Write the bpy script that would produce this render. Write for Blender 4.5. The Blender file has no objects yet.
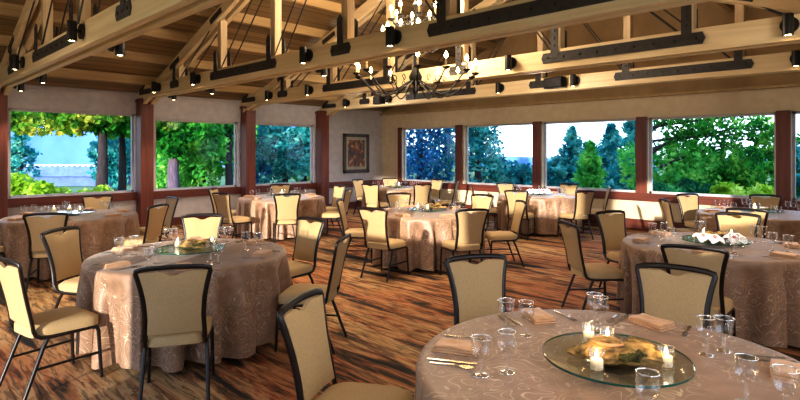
import bpy, bmesh, math, random
from mathutils import Vector, Matrix, noise

random.seed(7)
S = bpy.context.scene
COL = S.collection
PI = math.pi
# ------------------------------------------------------------------ camera frame / survey helpers
H, F, HZ = 1.68, 533.33, 152.0
TH = math.radians(44.2)
CX, CY = 12.26, -11.79
XA, XD = math.cos(TH), -math.sin(TH)       # world X axis seen as (lateral, depth)
YA, YD = math.sin(TH), math.cos(TH)
def W(a, d):                                # lateral / depth metres -> room coordinates
    return (CX + a*XA + d*XD, CY + a*YA + d*YD)
def WP(px, d):
    return W((px-400)/F*d, d)
def proj(x, y, z):
    dx, dy = x-CX, y-CY
    a = dx*XA + dy*YA; d = dx*XD + dy*YD
    if d < .1: return (-999, -999, d)
    return (400+F*a/d, HZ+(H-z)*F/d, d)
def x_on(px, y):                            # where a sight line crosses the room line y = const
    r = (px-400)/F; dy = y-CY
    return CX + dy*(r*YD-YA)/(XA-r*XD)
def zat(py, d): return H-(py-HZ)*d/F

# ------------------------------------------------------------------ materials
def lin(h):
    h = h.lstrip('#'); c = [int(h[i:i+2], 16)/255 for i in (0, 2, 4)]
    return tuple(((v/12.92) if v <= .04045 else ((v+.055)/1.055)**2.4) for v in c)+(1,)
def newmat(name):
    m = bpy.data.materials.new(name); m.use_nodes = True
    nt = m.node_tree; nt.nodes.clear()
    out = nt.nodes.new('ShaderNodeOutputMaterial')
    return m, nt, out
def N(nt, t, **kw):
    n = nt.nodes.new(t)
    for k, v in kw.items():
        if k in n.inputs: n.inputs[k].default_value = v
        else: setattr(n, k, v)
    return n
def ramp(nt, fac, stops, interp='LINEAR'):
    r = nt.nodes.new('ShaderNodeValToRGB'); r.color_ramp.interpolation = interp
    e = r.color_ramp.elements
    while len(e) < len(stops): e.new(.5)
    for i, (p, c) in enumerate(stops): e[i].position = p; e[i].color = lin(c) if isinstance(c, str) else c
    nt.links.new(fac, r.inputs[0]); return r
def coords(nt, scale=(1, 1, 1), rot=(0, 0, 0), kind='Object'):
    t = nt.nodes.new('ShaderNodeTexCoord'); mp = nt.nodes.new('ShaderNodeMapping')
    mp.inputs['Scale'].default_value = scale; mp.inputs['Rotation'].default_value = rot
    nt.links.new(t.outputs[kind], mp.inputs[0]); return mp.outputs[0]
def wcoords(nt, scale=(1, 1, 1)):
    g = nt.nodes.new('ShaderNodeNewGeometry'); mp = nt.nodes.new('ShaderNodeMapping')
    mp.inputs['Scale'].default_value = scale
    nt.links.new(g.outputs['Position'], mp.inputs[0]); return mp.outputs[0]
def noisy(name, c1, c2, scale=8, rough=.6, stretch=(1, 1, 1), metal=0, bump=0., detail=4, lo=.3, hi=.7, spec=.5, world=False, sheen=0):
    m, nt, out = newmat(name)
    co = wcoords(nt, stretch) if world else coords(nt, stretch)
    n = N(nt, 'ShaderNodeTexNoise', Scale=scale, Detail=detail)
    nt.links.new(co, n.inputs['Vector'])
    r = ramp(nt, n.outputs[0], [(lo, c1), (hi, c2)])
    p = N(nt, 'ShaderNodeBsdfPrincipled', Roughness=rough, Metallic=metal)
    p.inputs['Specular IOR Level'].default_value = spec
    if sheen: p.inputs['Sheen Weight'].default_value = sheen
    nt.links.new(r.outputs[0], p.inputs['Base Color'])
    if bump:
        b = N(nt, 'ShaderNodeBump', Strength=bump, Distance=.02)
        nt.links.new(n.outputs[0], b.inputs['Height']); nt.links.new(b.outputs[0], p.inputs['Normal'])
    nt.links.new(p.outputs[0], out.inputs[0]); return m
def emit(name, c, s):
    m, nt, out = newmat(name)
    e = N(nt, 'ShaderNodeEmission', Color=lin(c), Strength=s); nt.links.new(e.outputs[0], out.inputs[0]); return m
def glassy(name, tint='#ffffff', edge=.35, base=.05, rough=.02):
    m, nt, out = newmat(name)
    t = N(nt, 'ShaderNodeBsdfTransparent', Color=lin(tint))
    g = N(nt, 'ShaderNodeBsdfGlossy', Color=(1, 1, 1, 1), Roughness=rough)
    lw = N(nt, 'ShaderNodeLayerWeight', Blend=edge)
    ma = N(nt, 'ShaderNodeMath', operation='MULTIPLY_ADD'); ma.inputs[1].default_value = .8; ma.inputs[2].default_value = base
    nt.links.new(lw.outputs['Facing'], ma.inputs[0])
    mx = N(nt, 'ShaderNodeMixShader'); nt.links.new(ma.outputs[0], mx.inputs[0])
    nt.links.new(t.outputs[0], mx.inputs[1]); nt.links.new(g.outputs[0], mx.inputs[2])
    nt.links.new(mx.outputs[0], out.inputs[0]); return m

def wood(name, c1, c2, axis='X', scale=3, rough=.55, seam=0, seamaxis=0):
    m, nt, out = newmat(name)
    st = {'X': (.35, 6, 6), 'Y': (6, .35, 6), 'Z': (6, 6, .35)}[axis]
    co = wcoords(nt, st)
    n = N(nt, 'ShaderNodeTexNoise', Scale=scale, Detail=5, Distortion=.6); nt.links.new(co, n.inputs['Vector'])
    r = ramp(nt, n.outputs[0], [(.3, c1), (.7, c2)])
    p = N(nt, 'ShaderNodeBsdfPrincipled', Roughness=rough)
    src = r.outputs[0]
    if seam:
        g = nt.nodes.new('ShaderNodeNewGeometry'); sx = nt.nodes.new('ShaderNodeSeparateXYZ'); nt.links.new(g.outputs['Position'], sx.inputs[0])
        dv = N(nt, 'ShaderNodeMath', operation='DIVIDE'); dv.inputs[1].default_value = seam; nt.links.new(sx.outputs[seamaxis], dv.inputs[0])
        fr = N(nt, 'ShaderNodeMath', operation='FRACT'); nt.links.new(dv.outputs[0], fr.inputs[0])
        fl = N(nt, 'ShaderNodeMath', operation='FLOOR'); nt.links.new(dv.outputs[0], fl.inputs[0])
        wn = nt.nodes.new('ShaderNodeTexWhiteNoise'); wn.noise_dimensions = '1D'; nt.links.new(fl.outputs[0], wn.inputs['W'])
        gt = N(nt, 'ShaderNodeMath', operation='GREATER_THAN'); gt.inputs[1].default_value = .94; nt.links.new(fr.outputs[0], gt.inputs[0])
        hv = N(nt, 'ShaderNodeHueSaturation'); nt.links.new(src, hv.inputs['Color'])
        mr = N(nt, 'ShaderNodeMath', operation='MULTIPLY_ADD'); mr.inputs[1].default_value = .5; mr.inputs[2].default_value = .75
        nt.links.new(wn.outputs['Value'], mr.inputs[0]); nt.links.new(mr.outputs[0], hv.inputs['Value'])
        mx = N(nt, 'ShaderNodeMixRGB'); mx.inputs[2].default_value = lin('#2a1c10')
        nt.links.new(gt.outputs[0], mx.inputs[0]); nt.links.new(hv.outputs[0], mx.inputs[1]); src = mx.outputs[0]
    nt.links.new(src, p.inputs['Base Color']); nt.links.new(p.outputs[0], out.inputs[0]); return m

def carpet_mat():
    m, nt, out = newmat('carpet_weave')
    L = nt.links.new
    # long dark / rust / tan streaks running along the trusses
    n1 = N(nt, 'ShaderNodeTexNoise', Scale=.95, Detail=6, Roughness=.66, Distortion=.5); L(wcoords(nt, (.7, 6.0, 1)), n1.inputs['Vector'])
    r1 = ramp(nt, n1.outputs[0], [(.36, '#232220'), (.425, '#40372b'), (.45, '#85603f'), (.48, '#ab6e44'), (.52, '#c29f72'), (.60, '#b08657'), (.68, '#775b40')])
    n2 = N(nt, 'ShaderNodeTexNoise', Scale=2.2, Detail=6, Roughness=.7, Distortion=1.0); L(wcoords(nt, (1.1, 8.5, 1)), n2.inputs['Vector'])
    r2 = ramp(nt, n2.outputs[0], [(.5, (0, 0, 0, 1)), (.56, (1, 1, 1, 1))])
    mx = N(nt, 'ShaderNodeMixRGB'); mx.inputs[2].default_value = lin('#2b2620')
    md = N(nt, 'ShaderNodeMath', operation='MULTIPLY'); md.inputs[1].default_value = .6; L(r2.outputs[0], md.inputs[0])
    L(md.outputs[0], mx.inputs[0]); L(r1.outputs[0], mx.inputs[1])
    n3 = N(nt, 'ShaderNodeTexNoise', Scale=.5, Detail=2); L(wcoords(nt, (1, 2, 1)), n3.inputs['Vector'])
    r3 = ramp(nt, n3.outputs[0], [(.4, '#d08a62'), (.6, '#ffffff')])
    mu = N(nt, 'ShaderNodeMixRGB', blend_type='MULTIPLY'); mu.inputs[0].default_value = .6
    L(mx.outputs[0], mu.inputs[1]); L(r3.outputs[0], mu.inputs[2])
    n4 = N(nt, 'ShaderNodeTexNoise', Scale=160, Detail=2); L(wcoords(nt), n4.inputs['Vector'])
    p = N(nt, 'ShaderNodeBsdfPrincipled', Roughness=.8); p.inputs['Specular IOR Level'].default_value = .25
    L(mu.outputs[0], p.inputs['Base Color'])
    b = N(nt, 'ShaderNodeBump', Strength=.3, Distance=.01); L(n4.outputs[0], b.inputs['Height']); L(b.outputs[0], p.inputs['Normal'])
    L(p.outputs[0], out.inputs[0]); return m

def cloth_mat():
    m, nt, out = newmat('damask_cloth')
    L = nt.links.new
    co = coords(nt)
    n = N(nt, 'ShaderNodeTexNoise', Scale=5.2, Detail=1, Distortion=1.6); L(co, n.inputs['Vector'])
    ml = N(nt, 'ShaderNodeMath', operation='MULTIPLY'); ml.inputs[1].default_value = 9; L(n.outputs[0], ml.inputs[0])
    fr = N(nt, 'ShaderNodeMath', operation='PINGPONG'); fr.inputs[1].default_value = .5; L(ml.outputs[0], fr.inputs[0])
    r = ramp(nt, fr.outputs[0], [(.0, (1, 1, 1, 1)), (.095, (0, 0, 0, 1))])
    n2 = N(nt, 'ShaderNodeTexNoise', Scale=2.2, Detail=1); L(co, n2.inputs['Vector'])
    r2 = ramp(nt, n2.outputs[0], [(.42, (0, 0, 0, 1)), (.5, (1, 1, 1, 1))])
    mm = N(nt, 'ShaderNodeMath', operation='MULTIPLY'); L(r.outputs[0], mm.inputs[0]); L(r2.outputs[0], mm.inputs[1])
    m7 = N(nt, 'ShaderNodeMath', operation='MULTIPLY'); m7.inputs[1].default_value = .85; L(mm.outputs[0], m7.inputs[0])
    n3 = N(nt, 'ShaderNodeTexNoise', Scale=14, Detail=3); L(co, n3.inputs['Vector'])
    base = ramp(nt, n3.outputs[0], [(.3, '#84664f'), (.7, '#9a7a61')])
    mx = N(nt, 'ShaderNodeMixRGB'); mx.inputs[2].default_value = lin('#d2b89c'); L(m7.outputs[0], mx.inputs[0]); L(base.outputs[0], mx.inputs[1])
    p = N(nt, 'ShaderNodeBsdfPrincipled', Roughness=.45); p.inputs['Sheen Weight'].default_value = .15
    L(mx.outputs[0], p.inputs['Base Color'])
    b = N(nt, 'ShaderNodeBump', Strength=.25, Distance=.004); L(mm.outputs[0], b.inputs['Height']); L(b.outputs[0], p.inputs['Normal'])
    L(p.outputs[0], out.inputs[0]); return m

def leaf_mat(name, cs, scale=1.6):
    m, nt, out = newmat(name); L = nt.links.new
    co = wcoords(nt)
    n = N(nt, 'ShaderNodeTexNoise', Scale=scale, Detail=5, Roughness=.7); L(co, n.inputs['Vector'])
    r = ramp(nt, n.outputs[0], [(.34, cs[0]), (.5, cs[1]), (.64, cs[2])])
    d = N(nt, 'ShaderNodeBsdfDiffuse'); t = N(nt, 'ShaderNodeBsdfTranslucent'); L(r.outputs[0], d.inputs[0]); L(r.outputs[0], t.inputs[0])
    mx = N(nt, 'ShaderNodeMixShader'); mx.inputs[0].default_value = .4; L(d.outputs[0], mx.inputs[1]); L(t.outputs[0], mx.inputs[2])
    L(mx.outputs[0], out.inputs[0]); return m

M = {}
M['carpet'] = carpet_mat()
M['cloth'] = cloth_mat()
M['fabric'] = noisy('cream_fabric', '#ae946b', '#ba9f77', 110, .75, bump=.1, detail=2, spec=.3)
M['frame'] = noisy('bronze_metal', '#120c0b', '#231915', 12, .35, metal=.1)
M['red'] = wood('redwood_trim', '#5a2a1e', '#7d4030', 'Z', 2.5, .5)
M['redh'] = wood('redwood_rail', '#54261b', '#713627', 'Y', 2.5, .5)
M['redx'] = wood('redwood_rail_back', '#54261b', '#713627', 'X', 2.5, .5)
M['wall'] = noisy('grey_plaster', '#b6b0b2', '#c6c0c0', 6, .85)
M['wallb'] = noisy('cream_plaster', '#cdbb9c', '#d8c8ac', 6, .85)
M['gable'] = noisy('gable_board', '#a58a62', '#b69a72', 2.5, .8)
M['beam'] = wood('pine_beam', '#d8bf94', '#ecd9b4', 'X', 2.2, .5)
M['post'] = wood('pine_post', '#c4aa84', '#dcc8a6', 'Z', 2.2, .55)
M['plank'] = wood('ceiling_plank', '#7f6744', '#9c8058', 'Y', 2.0, .6, seam=.16, seamaxis=0)
M['purlin'] = wood('purlin_wood', '#a98c5e', '#c2a678', 'Y', 2.0, .6)
M['steel'] = noisy('black_steel', '#302d2e', '#423e3e', 14, .5, metal=.15)
M['iron'] = noisy('wrought_iron', '#0b0807', '#171210', 14, .6)
M['black'] = noisy('black_paint', '#0e0d0d', '#1b1918', 10, .45)
M['bulb'] = emit('warm_bulb', '#ffd9a0', 30)
M['flame'] = emit('candle_flame', '#ffe2a6', 26)
M['glow'] = emit('chandelier_bulb', '#ffd596', 40)
M['ivory'] = noisy('ivory_sleeve', '#e9d9b4', '#f4e8cc', 10, .5)
M['glass'] = glassy('drinking_glass', '#fcfdfe', .15, .015)
M['rim'] = glassy('glass_rim', '#ffffff', .5, .55, .2)
M['foot'] = glassy('glass_foot', '#ffffff', .35, .26, .06)
M['pane'] = glassy('window_pane', '#fafdff', .03, .0, .0)
M['disc'] = glassy('tabletop_glass', '#f3f9f6', .14, .035)
M['disc_edge'] = noisy('green_glass_edge', '#0f3b33', '#1d5a4c', 5, .08)
M['napkin'] = noisy('copper_napkin', '#bd9068', '#cfa47c', 20, .5, sheen=.2)
M['silver'] = noisy('cutlery_silver', '#b9b3aa', '#d7d2ca', 10, .18, metal=1.)
M['wax'] = noisy('candle_wax', '#f3e3bd', '#fff1d0', 8, .5)
M['drift'] = noisy('driftwood', '#4a3616', '#ad8c52', 22, .75, stretch=(.6, 1.5, 1.5), bump=.9, lo=.34, hi=.62)
M['driftcut'] = noisy('driftwood_cut', '#a9794a', '#c9986a', 7, .6)
M['moss'] = noisy('moss', '#2a2a10', '#5b5420', 30, .9, bump=.8)
M['petal'] = noisy('white_petal', '#efe6ea', '#ffffff', 8, .5)
M['petalc'] = noisy('flower_heart', '#b0447c', '#e0a040', 20, .5)
M['white'] = noisy('white_china', '#e8e6e2', '#f8f6f2', 5, .3)
M['pframe'] = noisy('picture_frame', '#3b2f28', '#5d4c3e', 25, .4, bump=.3)
M['mat'] = noisy('picture_mat', '#a39a86', '#b8ae98', 8, .8)
M['lawn'] = noisy('lawn_ground', '#4c6a34', '#7d8f55', .8, .95, world=True)
M['path'] = noisy('pale_path', '#cfd3dc', '#e6e8ee', 1.5, .9, world=True)
M['hill'] = noisy('hazy_hill', '#4a72a8', '#6c92c4', .15, 1., world=True)  # distance haze is put into the blue base colour
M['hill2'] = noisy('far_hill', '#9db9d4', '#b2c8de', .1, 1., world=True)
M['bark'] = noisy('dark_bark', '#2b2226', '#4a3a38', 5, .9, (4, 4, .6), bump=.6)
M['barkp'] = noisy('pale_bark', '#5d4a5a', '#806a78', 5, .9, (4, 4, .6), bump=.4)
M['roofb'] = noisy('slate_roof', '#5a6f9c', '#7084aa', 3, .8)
LM = {
 'green': leaf_mat('leaf_green', ('#175a2a', '#3fa03a', '#b5e060')),
 'teal': leaf_mat('leaf_teal', ('#155e6e', '#37a298', '#98dcc4')),  # pale distance haze blended into these leaf colours
 'blue': leaf_mat('leaf_blue', ('#104470', '#28769e', '#5cacbc')),  # bluer leaves, haze of distance mixed into the colour
 'yellow': leaf_mat('leaf_yellow', ('#5a8a20', '#bcd840', '#f4f490')),
 'lime': leaf_mat('leaf_lime', ('#2a8a48', '#6cc858', '#c4f080')),
 'dark': leaf_mat('leaf_dark', ('#0c3a34', '#22704a', '#58a058')),
 'autumn': leaf_mat('leaf_mixed', ('#225a28', '#70a838', '#dcc85a')),
}

# ------------------------------------------------------------------ mesh helpers
class MB:
    def __init__(s): s.bm = bmesh.new()
    def box(s, c, sz, rot=None, bev=0):
        r = bmesh.ops.create_cube(s.bm, size=1); vs = r['verts']
        bmesh.ops.scale(s.bm, vec=sz, verts=vs)
        if bev:
            es = list({e for v in vs for e in v.link_edges})
            rr = bmesh.ops.bevel(s.bm, geom=es, offset=bev, segments=2, affect='EDGES', profile=.6)
            vs = list({v for f in rr['faces'] for v in f.verts} | {v for v in vs if v.is_valid})
        if rot is not None: bmesh.ops.rotate(s.bm, cent=(0, 0, 0), matrix=rot, verts=vs)
        bmesh.ops.translate(s.bm, vec=c, verts=vs); return s
    def ring(s, p, u, v, r, k):
        ru, rv = r if isinstance(r, tuple) else (r, r)
        return [s.bm.verts.new(p+u*(ru*math.cos(2*PI*i/k))+v*(rv*math.sin(2*PI*i/k))) for i in range(k)]
    def tube(s, path, rad, k=8, cap=True):
        P = [Vector(p) for p in path]; n = len(P)
        rads = rad if isinstance(rad, list) else [rad]*n
        rings = []; up = None
        for i in range(n):
            t = (P[min(i+1, n-1)]-P[max(i-1, 0)]).normalized()
            if up is None:
                ref = Vector((0, 0, 1)) if abs(t.z) < .9 else Vector((1, 0, 0))
                up = (ref-t*ref.dot(t)).normalized()
            else: up = (up-t*up.dot(t)).normalized()
            rings.append(s.ring(P[i], t.cross(up), up, rads[i], k))
        for a, b in zip(rings, rings[1:]):
            for j in range(k): s.bm.faces.new((a[j], a[(j+1) % k], b[(j+1) % k], b[j]))
        if cap:
            s.bm.faces.new(list(reversed(rings[0]))); s.bm.faces.new(rings[-1])
        return s
    def lathe(s, prof, c=(0, 0, 0), k=20, cap0=False, cap1=False):
        c = Vector(c); rings = []
        for r, z in prof:
            rings.append([s.bm.verts.new(c+Vector((r*math.cos(2*PI*i/k), r*math.sin(2*PI*i/k), z))) for i in range(k)])
        for a, b in zip(rings, rings[1:]):
            for j in range(k): s.bm.faces.new((a[j], a[(j+1) % k], b[(j+1) % k], b[j]))
        if cap0: s.bm.faces.new(list(reversed(rings[0])))
        if cap1: s.bm.faces.new(rings[-1])
        return s
    def poly_prism(s, pts, y0, y1):          # pts in x,z extruded along y
        a = [s.bm.verts.new((x, y0, z)) for x, z in pts]; b = [s.bm.verts.new((x, y1, z)) for x, z in pts]
        n = len(pts)
        s.bm.faces.new(a); s.bm.faces.new(list(reversed(b)))
        for i in range(n): s.bm.faces.new((a[i], b[i], b[(i+1) % n], a[(i+1) % n]))
        return s
    def ball(s, c, r, sub=2):
        g = bmesh.ops.create_icosphere(s.bm, subdivisions=sub, radius=1)
        bmesh.ops.scale(s.bm, vec=r if isinstance(r, tuple) else (r, r, r), verts=g['verts'])
        bmesh.ops.translate(s.bm, vec=c, verts=g['verts']); return s
    def build(s, name, mat, parent=None, smooth=False, loc=None, fix=True):
        if fix: bmesh.ops.recalc_face_normals(s.bm, faces=s.bm.faces[:])
        me = bpy.data.meshes.new(name); s.bm.to_mesh(me); s.bm.free()
        if smooth:
            for p in me.polygons: p.use_smooth = True
        o = bpy.data.objects.new(name, me); COL.objects.link(o)
        for mm in (mat if isinstance(mat, list) else [mat]): me.materials.append(mm)
        if parent: o.parent = parent
        if loc is not None: o.location = loc
        return o
def autosmooth(o, ang=40):
    me = o.data
    for p in me.polygons: p.use_smooth = True
    try: me.set_sharp_from_angle(angle=math.radians(ang))
    except Exception: pass
    return o
def tag(o, label, cat, group=None):
    o['label'] = label; o['category'] = cat
    if group: o['group'] = group
    return o
def thing(name, label, cat, loc=(0, 0, 0), rz=0, group=None):
    o = bpy.data.objects.new(name, None); COL.objects.link(o); o.empty_display_size = .1
    o.location = loc; o.rotation_euler = (0, 0, rz); return tag(o, label, cat, group)
def struct(o): o['kind'] = 'structure'; return o
def copy_tree(o, parent=None):
    c = o.copy(); COL.objects.link(c)
    if parent: c.parent = parent
    for ch in list(o.children): copy_tree(ch, c)
    return c
_used = set()
def place(proto, loc, rz, label, cat, group=None, scale=None):
    if proto.name in _used: c = copy_tree(proto)
    else: c = proto; _used.add(proto.name)
    c.location = loc; c.rotation_euler = (0, 0, rz); tag(c, label, cat, group)
    if scale: c.scale = (scale,)*3
    return c

# ------------------------------------------------------------------ room shell
RX, RY0 = 13.9, -13.2
SILL_N = 1.42
SLOPE, EAVE, RIDGE = .37, 2.98, 6.95
def roof_z(x): return EAVE+SLOPE*(x if x < RIDGE else 2*RIDGE-x)
fl = MB().box((RX/2, RY0/2+.1, -.05), (RX+.6, -RY0+.6, .1)).build('floor', M['carpet']); struct(fl)

# ceiling: two plank slopes, purlins as parts
c = MB()
for (xa, xb) in ((-.35, RIDGE), (RIDGE, 2*RIDGE+.35)):
    za, zb = EAVE+SLOPE*(xa if xa < RIDGE else 2*RIDGE-xa), EAVE+SLOPE*(xb if xb <= RIDGE else 2*RIDGE-xb)
    v = [c.bm.verts.new(p) for p in ((xa, RY0, za), (xb, RY0, zb), (xb, .35, zb), (xa, .35, za), (xa, RY0, za+.12), (xb, RY0, zb+.12), (xb, .35, zb+.12), (xa, .35, za+.12))]
    for f in ((3, 2, 1, 0), (4, 5, 6, 7), (0, 1, 5, 4), (1, 2, 6, 5), (2, 3, 7, 6), (3, 0, 4, 7)): c.bm.faces.new([v[i] for i in f])
ceil = struct(c.build('ceiling', M['plank']))
ang = math.atan(SLOPE)
for k in range(8):
    for sgn in (-1, 1):
        x = RIDGE+sgn*(.12+.87*k)
        if x < .3 or x > 13.6: continue
        MB().box((x, RY0/2+.1, roof_z(x)-.085), (.09, -RY0, .17), Matrix.Rotation(0, 3, 'Y')).build('purlin', M['purlin'], ceil)

# left wall -------------------------------------------------------------
WB = .80
lw_windows = [(-9.73, -7.47, 2.51), (-7.04, -5.01, 2.43), (-4.55, -2.66, 2.43)]
lw_windows = [(-12.3, -10.15, 2.51)]+lw_windows
wl = MB()
wl.box((-.1, RY0/2, WB/2), (.2, -RY0, WB))                    # below the sill
wl.box((-.1, RY0/2, (2.51+EAVE)/2+.03), (.2, -RY0, EAVE+.06-2.51))
edges = [RY0]+[v for w in lw_windows for v in w[:2]]+[0]
for i in range(0, len(edges), 2):
    a, b = edges[i], edges[i+1]
    if b-a > .02: wl.box((-.1, (a+b)/2, (WB+2.51)/2), (.2, b-a, 2.51-WB))
for a, b, t in lw_windows:
    if t < 2.5: wl.box((-.1, (a+b)/2, (t+2.51)/2), (.2, b-a, 2.51-t))
wall_left = struct(wl.build('wall_left', M['wall']))
def window_left(i, a, b, t):
    f = MB(); fr = .045
    for (yy, zz, sy, sz) in (((a+b)/2, WB+fr/2, b-a, fr), ((a+b)/2, t-fr/2, b-a, fr), (a+fr/2, (WB+t)/2, fr, t-WB), (b-fr/2, (WB+t)/2, fr, t-WB)):
        f.box((-.12, yy, zz), (.06, sy, sz))
    w = struct(f.build('window_%d' % i, M['wall']))
    MB().box((-.12, (a+b)/2, (WB+t)/2), (.008, b-a-.06, t-WB-.06)).build('pane', M['pane'], w)
    return w
for i, (a, b, t) in enumerate(lw_windows[1:]): window_left(i+1, a, b, t)
window_left(9, *lw_windows[0])
# rails, baseboards
struct(MB().box((.03, RY0/2, .72), (.06, -RY0, .17), bev=.006).build('trim_1', M['redh']))
struct(MB().box((.015, RY0/2, .09), (.03, -RY0, .18)).build('baseboard_left', M['redh']))
struct(MB().box((.015, RY0/2, 2.93), (.03, -RY0, .05)).build('trim_2', M['wall']))

# back wall -------------------------------------------------------------
WT = 2.41
bw_windows = [(.88, 2.95), (3.26, 5.40), (5.65, 7.9), (8.14, 10.39), (10.62, 12.9)]
wb = MB()
wb.box((RX/2, .1, WB/2), (RX, .2, WB)); wb.box((RX/2, .1, (WT+2.86)/2), (RX, .2, 2.86-WT))
edges = [0]+[v for w in bw_windows for v in w]+[RX]
for i in range(0, len(edges), 2):
    a, b = edges[i], edges[i+1]; wb.box(((a+b)/2, .1, (WB+WT)/2), (b-a, .2, WT-WB))
wall_back = struct(wb.build('wall_back', M['wallb']))
g = MB(); g.poly_prism([(-.2, 2.86), (2*RIDGE+.2, 2.86), (2*RIDGE+.2, EAVE+.04), (RIDGE, roof_z(RIDGE)+.05), (-.2, EAVE+.04)], .12, .3)
struct(g.build('wall_gable', M['gable']))
for i, (a, b) in enumerate(bw_windows):
    f = MB(); fr = .045
    for (xx, zz, sx, sz) in (((a+b)/2, WB+fr/2, b-a, fr), ((a+b)/2, WT-fr/2, b-a, fr), (a+fr/2, (WB+WT)/2, fr, WT-WB), (b-fr/2, (WB+WT)/2, fr, WT-WB)):
        f.box((xx, .12, zz), (sx, .06, sz))
    w = struct(f.build('window_%d' % (i+4), M['wall']))
    MB().box(((a+b)/2, .12, (WB+WT)/2), (b-a-.06, .008, WT-WB-.06)).build('pane', M['pane'], w)
ps = [.82]+[(bw_windows[i][1]+bw_windows[i+1][0])/2 for i in range(4)]+[12.98]
for i, x in enumerate(ps):
    struct(MB().box((x, -.03, (WB+WT)/2+.01), (.14 if i == 0 else .22, .06, WT-WB+.02), bev=.005).build('trim_%d' % (i+10), M['red']))
struct(MB().box((RX/2, -.03, .72), (RX-.1, .06, .17), bev=.006).build('trim_3', M['redx']))
struct(MB().box((RX/2, -.015, .12), (RX-.1, .03, .24)).build('baseboard_back', M['redx']))
struct(MB().box((RX/2, -.06, 2.87), (RX, .14, .05), bev=.01).build('trim_4', M['purlin']))

# unseen near and right walls, added with openings shaped to steer the sun
wn = MB(); YN = -13.1
wn.box((3.2, YN, 1.5), (6.4, .2, 3.0)); wn.box((11.8, YN, SILL_N/2), (4.4, .2, SILL_N)); wn.box((9.55, YN, 1.5), (.16, .2, 3.0)); wn.box((12.75, YN, .975), (2.4, .2, 1.95)); wn.box((13.6, YN, 2.0), (.7, .2, 2.0)); wn.box((10.2, YN, 2.85), (7.6, .2, .3))
wn.poly_prism([(-.2, 2.95), (RX+.1, 2.95), (RX+.1, EAVE+.02), (RIDGE, roof_z(RIDGE)+.03), (-.2, EAVE+.0)], YN-.1, YN+.1)
struct(wn.build('wall_near', M['wallb']))
wr = MB()
wr.box((RX+.1, -4.2, 1.5), (.2, 8.4, 3.0)); wr.box((RX+.1, -10.8, .85), (.2, 4.8, 1.7)); wr.box((RX+.1, -10.8, 2.85), (.2, 4.8, .3))
struct(wr.build('wall_right', M['wallb']))

# red timber posts along the left wall
TY = [-9.9, -7.3, -4.85, -2.35]
PYS = [-9.93, -7.33, -4.83, -2.5]
plab = ['at the far left edge of the view', 'between the first and second left windows', 'between the second and third left windows', 'between the third left window and the painting']
for y, l in zip(PYS, plab):
    p = thing('timber_post', 'red-brown square timber post '+l, 'post', (.165, y, 0), group='red timber posts of the left wall')
    MB().box((0, 0, 1.42), (.27, .27, 2.84), bev=.012).build('shaft', M['red'], p)
    MB().box((0, 0, 2.79), (.31, .31, .05), bev=.008).build('cap', M['red'], p)
    MB().box((0, 0, .06), (.30, .30, .12), bev=.008).build('plinth', M['red'], p)

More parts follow.
